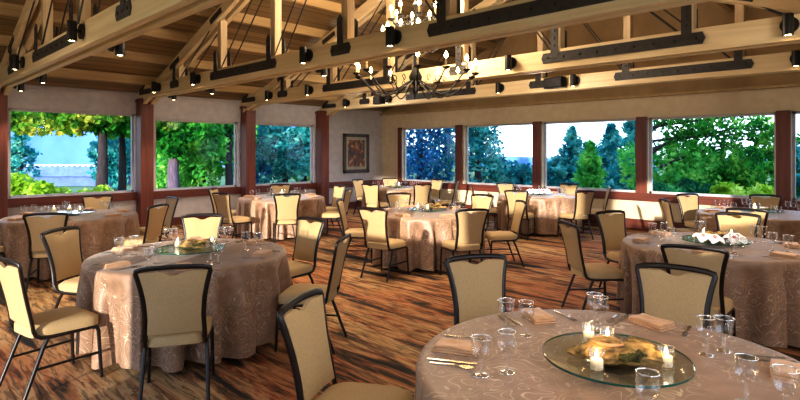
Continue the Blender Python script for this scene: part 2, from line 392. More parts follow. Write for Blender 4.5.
# ------------------------------------------------------------------ roof trusses
ZB = 2.84; BH = .27
TW = .24
VX = [RIDGE+1.68*k for k in range(-3, 4)]
tlab = ['nearest timber roof truss, cut off at upper left', 'second timber roof truss, running in front of the chandelier',
        'third timber roof truss, running just behind the chandelier', 'rearmost timber roof truss, closest to the back windows']
def chord_z(x): return roof_z(x)-.19
for ti, y in enumerate(TY):
    t = thing('roof_truss', tlab[ti], 'roof truss', (RIDGE, y, ZB), group='timber roof trusses')
    L = 2*RIDGE-.02
    bm_ = MB()
    for s in (-1, 1): bm_.box((0, s*.078, BH/2), (L, .085, BH), bev=.006)
    bm_.box((0, 0, BH/2+.03), (L-.4, .07, BH-.08))
    bm_.build('tie_beam', M['beam'], t)
    for sg in (-1, 1):                          # top chords
        ch = MB()
        x0, x1 = -RIDGE+.15, -.02
        z0, z1 = chord_z(x0+RIDGE)-ZB, chord_z(x1+RIDGE)-ZB
        z0 = max(z0, .02)
        for s in (-1, 1):
            pts = [(sg*x0, z0-.2), (sg*x1, z1-.2), (sg*x1, z1), (sg*x0, z0)]
            ch.poly_prism(pts, s*.078-.04, s*.078+.04)
        ch.build('top_chord', M['beam'], t)
    for k, x in enumerate(VX):
        zt = chord_z(x)-.06-ZB
        xl = x-RIDGE
        MB().box((xl, 0, (BH+zt)/2), (.12, .12, zt-BH+.04), bev=.005).build('king_post' if k == 3 else 'web_post', M['post'], t)
        # steel straps on the near and far face
        for s in (-1, 1):
            pl = MB(); yy = s*(TW/2+.006)
            def plate(x0, x1, z0, z1, c=.03):
                pl.poly_prism([(x0+c, z0), (x1-c, z0), (x1, (z0+z1)/2-.0), (x1-c, z1), (x0+c, z1), (x0, (z0+z1)/2)], yy-.008, yy+.008)
            if k in (1, 4): plate(xl-.2, xl+1.68+.2, .085, .225)
            elif k in (2, 5): pass
            else: plate(xl-.2, xl+.2, .085, .225)
            pl.poly_prism([(xl-.055, .15), (xl+.055, .15), (xl+.055, .55), (xl, .6), (xl-.055, .55)], yy-.012, yy+.004)
            pl.build('strap_plate', M['steel'], t)
            if s < 0:
                pts = [] if k in (2, 5) else [xl-.13, xl, xl+.13] if k not in (1, 4) else [xl-.1+i*.235 for i in range(9)]
                for bx_, bz_ in [(q_, .155) for q_ in pts]+[(xl, q_) for q_ in (.32, .42, .52)]:
                    MB().ball((bx_, yy-.012, bz_), (.018, .012, .018), 1).build('bolt', M['black'], t)
        # chord joint plates
        if k != 3:
            sg = 1 if x < RIDGE else -1
            for s in (-1, 1):
                pl = MB(); yy = s*(TW/2+.006); zc = chord_z(x)-.1-ZB
                pl.box((0, 0, 0), (.42, .014, .09), Matrix.Rotation(-sg*ang, 3, 'Y')); bmesh.ops.translate(pl.bm, vec=(xl, yy, zc), verts=pl.bm.verts)
                pl.build('joint_plate', M['steel'], t)
        # twin tension rods up toward the ridge
        if k != 3:
            sg = 1 if x < RIDGE else -1
            x2 = x+sg*1.68; z2 = chord_z(x2)-.12-ZB
            for s in (-1, 1):
                MB().tube([(xl, s*.085, .16), (x2-RIDGE, s*.085, z2)], .011, 6).build('tension_rod', M['steel'], t)
    for sg in (-1, 1):                          # heel straps at the posts
        pl = MB()
        for s in (-1, 1):
            pl.poly_prism([(sg*(-RIDGE+.12), .07), (sg*(-RIDGE+.7), .07), (sg*(-RIDGE+.75), .12), (sg*(-RIDGE+.7), .18), (sg*(-RIDGE+.12), .18)], s*.126-.008, s*.126+.008)
            r = Matrix.Rotation(-sg*.75, 3, 'Y')
            pl.box((sg*(-RIDGE+.38), s*.13, .3), (.55, .014, .11), r)
        pl.build('heel_strap', M['steel'], t)

# ------------------------------------------------------------------ spotlights on the trusses
def make_spot():
    o = thing('track_spotlight', 'x', 'spotlight')
    k = MB(); k.lathe([(.085, -.015), (.085, .015)], k=18, cap0=True, cap1=True)
    bmesh.ops.rotate(k.bm, cent=(0, 0, 0), matrix=Matrix.Rotation(PI/2, 3, 'X'), verts=k.bm.verts)
    autosmooth(k.build('mounting_disc', M['black'], o))
    MB().tube([(0, 0, 0), (0, -.07, 0)], .018, 8).build('arm', M['black'], o)
    autosmooth(MB().lathe([(.046, .10), (.05, .09), (.05, -.12), (.043, -.12), (.043, -.09)], (0, -.09, 0), 16, cap0=True).build('lamp_can', M['black'], o))
    MB().lathe([(.042, -.105), (.02, -.118)], (0, -.09, 0), 14, cap0=True, cap1=True).build('bulb', M['bulb'], o)
    return o
spot = make_spot()
near = [(0, 72, 'large black spotlight high on the nearest truss at upper left'), (0, 15, 'small black spotlight at the left end of the nearest truss'),
        (1, 154, 'black spotlight beside the second red post'), (1, 193, 'black spotlight right of the two small posts of the second truss'),
        (1, 303, 'black spotlight on second truss left of its centre strap'), (1, 390, 'big black spotlight on second truss in front of the chandelier'),
        (2, 267, 'black spotlight beside the third red post'), (2, 307, 'second black spotlight from the third red post'),
        (2, 508, 'black spotlight on third truss right of the chandelier'), (2, 788, 'black spotlight on third truss at the right edge of view'),
        (3, 345, 'black spotlight on rear truss above the painting'), (3, 387, 'black spotlight on rear truss left of the first back window'),
        (3, 498, 'black spotlight on rear truss over the second back window'), (3, 573, 'black spotlight right of the speaker box on rear truss'),
        (3, 796, 'lower black spotlight at the right edge of view')]
spots_xy = []
for b, px, lab in near:
    y = TY[b]-TW/2-.017; x = x_on(px, y-.09)
    place(spot, (x, y, ZB+.16), 0, lab, 'spotlight', 'black spotlights on the trusses'); spots_xy.append((x, y-.09, ZB-.03))
far = [(0, 120, 'lit spotlight under the nearest truss where it leaves the frame'), (0, 43, 'lit spotlight under nearest truss above first left window'), (0, 21, 'lit spotlight under nearest truss at the far left'),
       (1, 174, 'small lit lamp under second truss above second left window'), (1, 212, 'small lit lamp under second truss by third red post'), (1, 324, 'small lit lamp under second truss left of the chandelier')]
for b, px, lab in far:
    y = TY[b]+TW/2+.017; x = x_on(px, y+.09)
    place(spot, (x, y, ZB+.05), PI, lab, 'spotlight', 'black spotlights on the trusses'); spots_xy.append((x, y+.09, ZB-.13))
for px, w, lab in ((555, .42, 'black loudspeaker box on rear truss above the third back window'), (379, .34, 'small black loudspeaker box on rear truss above the painting corner')):
    y = TY[3]-TW/2-.1; x = x_on(px, y)
    o = thing('loudspeaker_box', lab, 'speaker', (x, y, ZB+.14), -.25)
    MB().box((0, 0, 0), (w, .17, .2), bev=.015).build('cabinet', M['black'], o)
    MB().box((0, -.088, 0), (w-.05, .01, .15), bev=.004).build('grille', M['steel'], o)
    MB().box((0, .06, .0), (.08, .16, .05)).build('bracket', M['steel'], o)

# ------------------------------------------------------------------ chandelier
CHX, CHY = 6.93, -5.98
ch = thing('candle_chandelier', 'black wrought-iron two-tier candle chandelier glowing behind the second truss', 'chandelier', (CHX, CHY, 2.55))
autosmooth(MB().lathe([(.0, -.02), (.03, .0), (.05, .05), (.03, .1), (.085, .17), (.1, .24), (.06, .32), (.03, .4), (.03, .75), (.06, .82), (.07, .9), (.03, 1.0), (.022, 1.25), (.05, 1.3), (.0, 1.38)], k=16).build('shaft', M['iron'], ch))
chn = MB()
for i in range(22):
    z = 1.4+i*.066
    if z+2.55 > roof_z(RIDGE)-.1: break
    p = [(.022*math.cos(a), 0, z+.045*math.sin(a)) for a in [k*PI/5 for k in range(11)]]
    if i % 2: p = [(0, q[0], q[2]) for q in p]
    chn.tube(p, .006, 5)
chn.build('chain', M['iron'], ch)
def tier(n, R, zc, zhub, dip, off):
    for i in range(n):
        a = off+2*PI*i/n; ca, sa = math.cos(a), math.sin(a)
        pth = []
        for k in range(15):
            u = k/14; r = .04+(R-.04)*(u**.85 if u < .85 else u**.85)
            z = zhub*(1-u)+ (zc-.06)*u - dip*math.sin(PI*min(1, u*1.05))**1.2
            pth.append((r*ca, r*sa, z))
        arm = MB().tube(pth, .009, 6)
        cr = [( (R*.45+.06*math.cos(q)*(1-q/9))*ca, (R*.45+.06*math.cos(q)*(1-q/9))*sa, zhub-.02+.06*math.sin(q)*(1-q/9)) for q in [j*.5 for j in range(14)]]
        arm.tube(cr, .006, 5)
        ao = autosmooth(arm.build('arm', M['iron'], ch), 60)
        MB().lathe([(.01, zc-.07), (.05, zc-.045), (.055, zc-.03), (.02, zc-.035)], (R*ca, R*sa, 0), 12).build('drip_pan', M['iron'], ao)
        MB().lathe([(.013, zc-.03), (.013, zc+.08)], (R*ca, R*sa, 0), 10, cap1=True).build('candle_sleeve', M['ivory'], ao)
        MB().lathe([(.004, zc+.08), (.027, zc+.105), (.022, zc+.14), (.003, zc+.175)], (R*ca, R*sa, 0), 10).build('bulb', M['glow'], ao)
tier(14, .88, .30, .20, .26, .1)
tier(12, .48, .82, .78, .14, .3)
tier(8, .36, 1.12, 1.08, .10, .1)

# ------------------------------------------------------------------ painting on the left wall
pt = thing('framed_painting', 'framed dark painting hanging on the pale wall near the corner', 'painting', (.02, -1.12, 1.05))
fr = MB()
for (yy, zz, sy, sz) in ((0, .05, 1.02, .1), (0, 1.13, 1.02, .1), (-.46, .59, .1, 1.18), (.46, .59, .1, 1.18)): fr.box((.02, yy, zz), (.05, sy, sz), bev=.01)
fr.build('frame', M['pframe'], pt)
MB().box((.008, 0, .59), (.02, .86, 1.0)).build('picture_mount', M['mat'], pt)
def art():
    m, nt, out = newmat('abstract_canvas'); L = nt.links.new
    n = N(nt, 'ShaderNodeTexNoise', Scale=4.5, Detail=4, Distortion=.8); L(coords(nt, (1, 1.6, 1)), n.inputs['Vector'])
    r = ramp(nt, n.outputs[0], [(.3, '#2b2a33'), (.45, '#5c4a42'), (.55, '#8a4f30'), (.66, '#d0a878')])
    p = N(nt, 'ShaderNodeBsdfPrincipled', Roughness=.5); L(r.outputs[0], p.inputs['Base Color']); L(p.outputs[0], out.inputs[0]); return m
MB().box((.014, 0, .59), (.02, .66, .8)).build('canvas', art(), pt)

# ------------------------------------------------------------------ tables
TABLES = {   # key: (px of centre, depth, phrase, seat angle override)
 1: (None, (-1.90, 4.84), 'the front left table'),
 2: (None, (.92, 2.28), 'the nearest table'),
 3: (None, (.414, 8.18), 'the centre table under the chandelier'),
 4: (None, (-2.40, 10.85), 'the table by the third left window'),
 5: (None, (-4.75, 7.73), 'the table by the first left window'),
 6: (None, (-.077, 13.6), 'the corner table near the painting'),
 7: (None, (2.96, 11.4), 'the table by the middle back windows'),
 8: (None, (3.13, 5.3), 'the right table with orchids'),
 9: (None, (5.42, 8.0), 'the back right window table'),
}
SEATS = {1: [235, 287.5, -8, 51, 107, 168], 2: [237, 292, -8, 53, 104, 164], 3: [237, 292, -11, 45, 108, 176],
         4: [238, 286, -13, 42, 104, 178], 5: [235, 291, -13, 43, 106, 175], 6: [245, 295, -17, 40, 98, 145],
         7: [238, 293, -12, 47, 108, 177], 8: [234, 290, -10, 50, 111, 165], 9: [230, 290, -12, 53, 105, 167]}
PHR = ['near left', 'near right', 'right', 'far right', 'far left', 'left']
R_T, Z_T = .84, .76
def cloth_mesh(seed):
    rnd = random.Random(seed)
    b = MB(); K = 336
    n1, n2 = rnd.choice([17, 18, 19]), rnd.choice([5, 6, 7]); p1, p2, p3 = [rnd.random()*6.28 for _ in range(3)]
    rows = [(0, .0)]+[(r, 0) for r in (.2, .4, .6, .74)]+[(.815, 0), (.835, -.003), (.847, -.012), (.853, -.03)]+[(None, -z) for z in (.07, .13, .2, .28, .36, .44, .52, .6, .66, .715)]
    rings = []
    for r, z in rows[1:]:
        ring = []
        for i in range(K):
            t = 2*PI*i/K; sw = 0
            if r is not None: rr = r
            else:
                u = (-z-.03)/.69
                fo = math.cos(n1*t+p1+.9*math.sin(3*t+p3))
                fo = (abs(fo)**.8)*(1 if fo > 0 else -1)
                rr = .855+.012*u+(.040+.065*u)*min(1, u*4)*(fo-.62)*(.72+.28*math.cos(n2*t+p2)) + .012*u*math.sin(5*t+p2)
                rr += (.011+.004*math.sin(7*t+p3))*min(1, u*3)*math.cos(46*t+1.6*math.sin(4*t+p2)+p1)
                sw = .055*min(1, u*3)*math.sin(n1*t+p1+.9*math.sin(3*t+p3)+1.2)
            zz = Z_T+.004+z
            if r is None and z < -.7: zz += .012*math.sin(9*t+p1)
            ring.append(b.bm.verts.new((rr*math.cos(t+sw), rr*math.sin(t+sw), zz)))
        rings.append(ring)
    cv = b.bm.verts.new((0, 0, Z_T+.004))
    for i in range(K): b.bm.faces.new((cv, rings[0][i], rings[0][(i+1) % K]))
    for a, c_ in zip(rings, rings[1:]):
        for i in range(K): b.bm.faces.new((a[i], c_[i], c_[(i+1) % K], a[(i+1) % K]))
    return b
table_proto = thing('round_table', 'x', 'table')
MB().lathe([(.815, Z_T-.03), (.825, Z_T-.02), (.825, Z_T-.006), (.815, Z_T-.001)], k=48, cap0=True, cap1=True).build('tabletop', M['purlin'], table_proto)
for i in range(4):
    a = PI/4+i*PI/2
    MB().tube([(.5*math.cos(a), .5*math.sin(a), Z_T-.03), (.58*math.cos(a), .58*math.sin(a), 0)], .016, 8).build('leg', M['frame'], table_proto)
TC = {}
for k, (_, ad, ph) in TABLES.items():
    x, y = W(*ad); TC[k] = (x, y)
    short = ph.replace('the ', '', 1)
    place(table_proto, (x, y, 0), 0, 'round banquet table hidden under its cloth, '+short, 'table', 'round banquet tables')
    cl = cloth_mesh(k*13+5).build('tablecloth', M['cloth'], smooth=True, loc=(x, y, 0))
    tag(cl, 'taupe swirl-patterned floor-length cloth draped over '+ph, 'tablecloth', 'taupe tablecloths')

# ------------------------------------------------------------------ chairs
def hw(z):       # half width of the back at height z
    pts = [(.40, .188), (.5, .182), (.6, .176), (.72, .184), (.82, .201), (.93, .228)]
    for (a, b), (c_, d) in zip(pts, pts[1:]):
        if z <= c_: return b+(d-b)*max(0, (z-a))/(c_-a)
    return pts[-1][1]
def yb(z): return -.205-.10*max(0, (z-.45)/.48)**1.15
def make_chair():
    o = thing('banquet_chair', 'x', 'chair')
    # seat cushion
    b = MB()
    nx, ny = 12, 12
    def sp(u, v, top):
        wid = .205+.02*v
        k = max(abs(u), abs(v))
        x = u*wid; y = v*.225+.012
        rx = (abs(u)**6+abs(v)**6)**(1/6)
        if rx > 1e-6 and k > 0: s_ = k/rx if rx > k else 1; x *= s_; y *= s_
        e = (1-abs(u)**4)*(1-abs(v)**4)
        z = .446+.016*e**.5+.014*min(1, e*8) if top else .398
        if top: z += .008
        return (x, y, z)
    T = [[b.bm.verts.new(sp(-1+2*i/nx, -1+2*j/ny, True)) for i in range(nx+1)] for j in range(ny+1)]
    B = [[b.bm.verts.new(sp(-1+2*i/nx, -1+2*j/ny, False)) for i in range(nx+1)] for j in range(ny+1)]
    for j in range(ny):
        for i in range(nx):
            b.bm.faces.new((T[j][i], T[j][i+1], T[j+1][i+1], T[j+1][i])); b.bm.faces.new((B[j+1][i], B[j+1][i+1], B[j][i+1], B[j][i]))
    per = [(0, i) for i in range(nx+1)]+[(j, nx) for j in range(1, ny+1)]+[(ny, i) for i in range(nx-1, -1, -1)]+[(j, 0) for j in range(ny-1, 0, -1)]
    for q, (j, i) in enumerate(per):
        j2, i2 = per[(q+1) % len(per)]
        b.bm.faces.new((T[j][i], B[j][i], B[j2][i2], T[j2][i2]))
    autosmooth(b.build('seat', M['fabric'], o), 60)
    # back pad
    b = MB(); nx, nz = 14, 12
    def bp(u, w, front):
        top = .907-.03*max(0, 1-(abs(u)/.34)**2)**1 + .006*(1-u*u)
        z = .485+(top-.485)*w
        x = u*(hw(z)-.014)
        bul = (1-abs(u)**4)*(1-abs(2*w-1)**6)
        y = yb(z)+(.012+.016*bul if front else -.010-.004*bul)
        y += -.018*(1-u*u)*.6
        return (x, y, z)
    Fv = [[b.bm.verts.new(bp(-1+2*i/nx, j/nz, True)) for i in range(nx+1)] for j in range(nz+1)]
    Bv = [[b.bm.verts.new(bp(-1+2*i/nx, j/nz, False)) for i in range(nx+1)] for j in range(nz+1)]
    for j in range(nz):
        for i in range(nx):
            b.bm.faces.new((Fv[j][i], Fv[j+1][i], Fv[j+1][i+1], Fv[j][i+1])); b.bm.faces.new((Bv[j][i], Bv[j][i+1], Bv[j+1][i+1], Bv[j+1][i]))
    per = [(0, i) for i in range(nx+1)]+[(j, nx) for j in range(1, nz+1)]+[(nz, i) for i in range(nx-1, -1, -1)]+[(j, 0) for j in range(nz-1, 0, -1)]
    for q, (j, i) in enumerate(per):
        j2, i2 = per[(q+1) % len(per)]
        b.bm.faces.new((Fv[j][i], Fv[j2][i2], Bv[j2][i2], Bv[j][i]))
    autosmooth(b.build('backrest', M['fabric'], o), 60)
    # back frame: two posts + top rail (one tube)
    path = []
    for z in (.44, .5, .56, .62, .68, .74, .8, .86, .905): path.append((-hw(z), yb(z), z))
    path.append((-.222, yb(.925), .922))
    for u in (-.8, -.5, -.2, .2, .5, .8): path.append((u*.222, yb(.93)-.014*(1-u*u), .928+.012*(1-u*u)))
    path.append((.222, yb(.925), .922))
    for z in (.905, .86, .8, .74, .68, .62, .56, .5, .44): path.append((hw(z), yb(z), z))
    b = MB().tube(path, (.0125, .019), 8)
    autosmooth(b.build('back_frame', M['frame'], o), 60)
    b = MB()
    for s in (-1, 1):
        b.tube([(s*.185, -.205, .45), (s*.187, -.192, .415), (s*.19, -.16, .395), (s*.194, -.1, .388), (s*.206, .16, .388), (s*.21, .205, .38)], .0145, 8)
    b.tube([(-.19, -.14, .388), (.19, -.14, .388)], .011, 8); b.tube([(-.207, .18, .388), (.207, .18, .388)], .011, 8)
    autosmooth(b.build('seat_frame', M['frame'], o), 60)
    for s in (-1, 1):
        autosmooth(MB().tube([(s*.209, .2, .385), (s*.212, .212, .35), (s*.222, .228, .0)], [.0145, .0145, .0125], 8).build('leg', M['frame'], o), 60)
        autosmooth(MB().tube([(s*.192, -.12, .385), (s*.197, -.15, .33), (s*.21, -.275, .0)], [.0145, .0145, .0125], 8).build('leg', M['frame'], o), 60)
        MB().tube([(s*.217, .22, .19), (s*.203, -.205, .19)], .0095, 6).build('stretcher', M['frame'], o)
    return o
chair = make_chair()
def inframe(x, y, z, m=0):
    px, py, d = proj(x, y, z); return d > .3 and -m < px < 800+m and -m < py < 400+m
SEATR = {}
for k in TABLES:
    a0, d0 = TABLES[k][1]
    for i, deg in enumerate(SEATS[k]):
        oa, od = math.cos(math.radians(deg)), math.sin(math.radians(deg))
        r = 1.12
        if k == 1 and i == 4: r = 1.2
        if k == 2 and i == 4: r = 1.24
        r = {(2, 5): 1.17, (4, 0): 1.22, (4, 1): 1.22, (9, 5): 1.03, (3, 5): 1.05, (6, 5): 1.0, (6, 2): 1.25, (1, 5): 1.07, (1, 1): 1.16}.get((k, i), r)
        x, y = W(a0+oa*r, d0+od*r)
        SEATR[(k, i)] = (oa, od)
        vis = any(inframe(x+dx, y+dy, z) for dx in (-.2, .2) for dy in (-.2, .2) for z in (.1, .45, .9))
        if not vis: continue
        if k == 2 and i in (0, 1, 2): continue
        fx, fy = TC[k][0]-x, TC[k][1]-y
        rz = math.atan2(fy, fx)-PI/2
        jit = random.Random(k*10+i).uniform(-.06, .06)
        place(chair, (x, y, 0), rz+jit+{(8, 5): .42, (3, 2): .35}.get((k, i), 0), 'cream banquet chair at the %s of %s' % (PHR[i], TABLES[k][2]), 'chair', 'cream banquet chairs')

# ------------------------------------------------------------------ table settings
def goblet(parts, kind):
    o = thing('water_goblet' if kind == 0 else 'wine_glass', 'x', 'glass')
    if kind == 0: bowl = [(.008, .06), (.022, .066), (.034, .085), (.040, .115), (.043, .15), (.0425, .153), (.041, .15), (.038, .115), (.031, .087), (.018, .07)]; st = .06
    else: bowl = [(.006, .075), (.022, .082), (.036, .10), (.041, .125), (.037, .165), (.0365, .168), (.0355, .165), (.039, .125), (.033, .10), (.018, .086)]; st = .075
    stem = [(.0075, .006), (.006, .02), (.0095, .03), (.0065, .04), (.010, st)]
    foot = [(.036, 0), (.037, .002), (.02, .005), (.0065, .008)]
    if parts:
        for nme, pf in (('bowl', bowl), ('stem', stem), ('foot', foot)): MB().lathe(pf, k=20).build(nme, M['glass' if nme == 'bowl' else 'foot'], o, smooth=True)
        rr, rz_ = (.0425, .153) if kind == 0 else (.0365, .168)
        MB().lathe([(rr-.0016, rz_-.0016), (rr+.0016, rz_-.0016), (rr+.0016, rz_+.0016), (rr-.0016, rz_+.0016), (rr-.0016, rz_-.0016)], k=24).build('rim', M['rim'], o, smooth=True)
    else:
        b = MB(); b.lathe(bowl, k=12).lathe(stem, k=6).lathe(foot, k=12); b.build('glass_body', M['glass'], o, smooth=True)
    return o
def make_napkin():
    b = MB()
    for i in range(3):
        nx, ny = 10, 8
        z0 = .011*i
        g = [[b.bm.verts.new(((-.5+u/nx)*(.125-.004*i), (-.5+v/ny)*(.205-.01*i), z0+.011+.004*math.sin(u*.9+i)*math.sin(v*.7+1.3*i) - (.004 if u in (0, nx) or v in (0, ny) else 0))) for u in range(nx+1)] for v in range(ny+1)]
        gb = [[b.bm.verts.new(((-.5+u/nx)*(.125-.004*i), (-.5+v/ny)*(.205-.01*i), z0+.001)) for u in range(nx+1)] for v in range(ny+1)]
        for v in range(ny):
            for u in range(nx):
                b.bm.faces.new((g[v][u], g[v][u+1], g[v+1][u+1], g[v+1][u])); b.bm.faces.new((gb[v+1][u], gb[v+1][u+1], gb[v][u+1], gb[v][u]))
        per = [(0, q) for q in range(nx+1)]+[(q, nx) for q in range(1, ny+1)]+[(ny, q) for q in range(nx-1, -1, -1)]+[(q, 0) for q in range(ny-1, 0, -1)]
        for q, (v, u) in enumerate(per):
            v2, u2 = per[(q+1) % len(per)]; b.bm.faces.new((g[v][u], gb[v][u], gb[v2][u2], g[v2][u2]))
    return autosmooth(b.build('folded_napkin', M['napkin']), 50)
def flat(pts, zf, th=.0025):     # ribbon outline (y, halfwidth) into a thin solid
    b = MB(); rows = []
    for y, w in pts:
        z = zf(y); rows.append([b.bm.verts.new(p) for p in ((-w, y, z), (w, y, z), (w, y, z+th), (-w, y, z+th))])
    for a, c_ in zip(rows, rows[1:]):
        for j in range(4): b.bm.faces.new((a[j], a[(j+1) % 4], c_[(j+1) % 4], c_[j]))
    b.bm.faces.new(rows[0]); b.bm.faces.new(list(reversed(rows[-1]))); return b
def make_fork():
    b = flat([(-.1, .007), (-.06, .008), (0, .004), (.03, .004), (.045, .011), (.06, .012)], lambda y: .001+.006*max(0, (y+.02)/.08)**2 if y < .05 else .004)
    for i in range(4): b.box((-.0095+i*.0063, .08, .0045), (.003, .045, .002))
    return b.build('fork', M['silver'])
def make_knife():
    return flat([(-.11, .007), (-.02, .008), (0, .006), (.01, .009), (.08, .0095), (.11, .003)], lambda y: .001, .004).build('table_knife', M['silver'])
def make_spoon():
    return flat([(-.09, .007), (-.05, .007), (.02, .004), (.04, .010), (.06, .018), (.08, .019), (.095, .012), (.1, .004)], lambda y: .001+(.004 if -.02 < y < .03 else 0), .003).build('spoon', M['silver'])
gl_near = [goblet(True, 0), goblet(True, 1)]; gl_far = [goblet(False, 0), goblet(False, 1)]
nap, fork, knife, spoon = make_napkin(), make_fork(), make_knife(), make_spoon()
ZT = Z_T+.0052
for k in TABLES:
    a0, d0 = TABLES[k][1]; ph = TABLES[k][2]
    for i in range(6):
        oa, od = SEATR[(k, i)]; ta, td = -od, oa        # diner's right hand side
        ta, td = (-od, oa) if False else (od*-1, oa*1)
        # facing is (-oa,-od); right of facing = (fd, -fa)
        ta, td = -od, oa
        rnd = random.Random(k*31+i)
        def at(r, t): return W(a0+oa*r+ta*t, d0+od*r+td*t)
        q = at(1, 0); c0 = at(0, 0); rz = math.atan2(c0[1]-q[1], c0[0]-q[0])-PI/2
        seat = '%s seat of %s' % (PHR[i], ph)
        def put(proto, r, t, rot, label, cat, grp):
            x, y = at(r, t)
            if not inframe(x, y, Z_T+.08, 4): return
            place(proto, (x, y, ZT), rz+rot, label, cat, grp)
        put(nap, .68, 0, rnd.choice([0, PI/2, .3, 1.2])+rnd.uniform(-.1, .1), 'folded copper napkin at the '+seat, 'napkin', 'folded napkins')
        gs = gl_near if k in (1, 2, 8) else gl_far
        put(gs[0], .54, .25, 0, 'clear water goblet at the '+seat, 'glass', 'water goblets')
        put(gs[1], .44, .19, 0, 'clear wine glass at the '+seat, 'glass', 'wine glasses')
        if k in (1, 2, 8):
            put(fork, .68, -.17, rnd.uniform(-.1, .1), 'silver fork at the '+seat, 'fork', 'silver forks')
            put(knife, .68, .15, rnd.uniform(-.1, .1), 'silver knife at the '+seat, 'knife', 'silver knives')
            put(spoon, .68, .19, rnd.uniform(-.1, .1), 'silver spoon at the '+seat, 'spoon', 'silver spoons')

# ------------------------------------------------------------------ centrepieces
ls = thing('lazy_susan', 'x', 'lazy susan')
LR = .30
d_ = MB().lathe([(0.001, .036), (LR-.004, .036), (LR, .038), (LR, .044), (LR-.004, .046), (.001, .046)], k=64).build('glass_disc', M['disc'], ls, smooth=False)
MB().lathe([(LR+.0005, .0365), (LR+.002, .041), (LR+.0005, .0455)], k=64).build('glass_edge', M['disc_edge'], ls, smooth=True)
MB().lathe([(.09, 0), (.09, .008), (.05, .014), (.05, .030), (.08, .035)], k=24, cap0=True, cap1=True).build('turntable_base', M['steel'], ls)
def make_votive():
    o = thing('votive_candle', 'x', 'candle')
    MB().lathe([(.0005, .004), (.026, .004), (.028, .0), (.03, .004), (.033, .085), (.032, .086), (.031, .084), (.0275, .008), (.0005, .008)], k=20).build('glass_cup', M['glass'], o, smooth=True)
    MB().lathe([(.0005, .009), (.024, .009), (.024, .048), (.02, .05), (.004, .047)], k=16).build('wax', M['wax'], o, smooth=True)
    MB().lathe([(.001, .05), (.0075, .06), (.006, .07), (.0005, .088)], k=10).build('flame', M['flame'], o, smooth=True)
    return o
votive = make_votive()
def driftwood(name, loc, rz, sc, seed, label, cut=True):
    o = thing(name, label, 'driftwood', loc, rz)
    b = MB(); off = Vector((seed*3.1, seed*1.7, 0))
    b.ball((0, 0, .04), (.165, .088, .042), 5); b.ball((.10, .035, .055), (.06, .05, .045), 4); b.ball((-.05, -.005, .06), (.08, .06, .04), 4)
    b.ball((.15, -.03, .03), (.085, .03, .028), 4); b.ball((-.14, .03, .025), (.07, .035, .024), 4)
    for v in b.bm.verts:
        c0 = v.co.copy()
        n1 = noise.noise(c0*11+off); n2 = noise.noise(Vector((c0.x*18, c0.y*46, c0.z*46))+off); n3 = noise.noise(c0*95+off)
        v.co += v.normal*(.020*n1-.022*max(0, abs(n2)-.12)+.005*n3)
        if v.co.z < .002: v.co.z = .002
    b.build('gnarled_log', M['drift'], o, smooth=True)
    if cut:
        c_ = MB().lathe([(.0005, .0), (.05, .0), (.058, .006), (.055, .013), (.0005, .015)], k=24)
        for v in c_.bm.verts: v.co.x *= 1.25; v.co.z += .006*noise.noise(v.co*20)
        c_.build('sawn_face', M['driftcut'], o, smooth=True, loc=(-.045, .0, .078))
    m_ = MB()
    for (x, y, z, r) in ((.045, -.075, .05, .032), (.01, -.085, .045, .026), (.08, -.055, .06, .022)):
        m_.ball((x, y, z), (r*1.2, r*.6, r*.6), 4)
    for v in m_.bm.verts: v.co += v.normal*.014*noise.noise(v.co*70)
    m_.build('moss_patch', M['moss'], o, smooth=True)
    o.scale = (sc,)*3
    return o
def orchid():
    o = thing('orchid_bloom', 'x', 'flower')
    b = MB()
    for i in range(5):
        a = 2*PI*i/5+.3; w = .032 if i % 2 else .025
        vs = []
        for u in range(6):
            t = u/5
            for s in (-1, 0, 1):
                ww = w*math.sin(PI*(.12+.8*t))*s; r = .008+.055*t
                vs.append(b.bm.verts.new((r*math.cos(a)-ww*math.sin(a), r*math.sin(a)+ww*math.cos(a), .03+.02*t-.018*t*t*2+.006*abs(s))))
        for u in range(5):
            for s in range(2): b.bm.faces.new((vs[u*3+s], vs[u*3+s+1], vs[u*3+s+4], vs[u*3+s+3]))
    b.build('petals', M['petal'], o, smooth=True)
    MB().ball((0, 0, .036), (.012, .012, .012), 2).build('flower_heart', M['petalc'], o, smooth=True)
    MB().tube([(0, 0, .0), (0, .002, .016), (0, 0, .03)], .004, 6).build('stem', LM['green'], o)
    return o
orch = orchid()
def bowl_v():
    o = thing('glass_bowl', 'x', 'bowl')
    MB().lathe([(.0005, .003), (.04, .003), (.07, .03), (.075, .07), (.06, .11), (.058, .11), (.072, .07), (.067, .032), (.038, .007), (.0005, .007)], k=20).build('bowl_wall', M['glass'], o, smooth=True)
    MB().lathe([(.0005, .01), (.03, .01), (.03, .06), (.0005, .06)], k=14).build('wax', M['wax'], o, smooth=True)
    MB().lathe([(.001, .06), (.008, .072), (.0005, .1)], k=8).build('flame', M['flame'], o, smooth=True)
    return o
for k in TABLES:
    x, y = TC[k]; ph = TABLES[k][2]
    place(ls, (x, y, ZT), 0, 'round clear glass lazy susan at the middle of '+ph, 'lazy susan', 'glass lazy susans')
ZL = ZT+.0465
def tw(k, a, d): return W(TABLES[k][1][0]+a, TABLES[k][1][1]+d)
cam_rz = TH
x, y = tw(2, -.02, -.07); driftwood('driftwood_piece', (x, y, ZL), cam_rz-.15, .95, 1, 'golden gnarled driftwood with sawn top on nearest glass lazy susan')
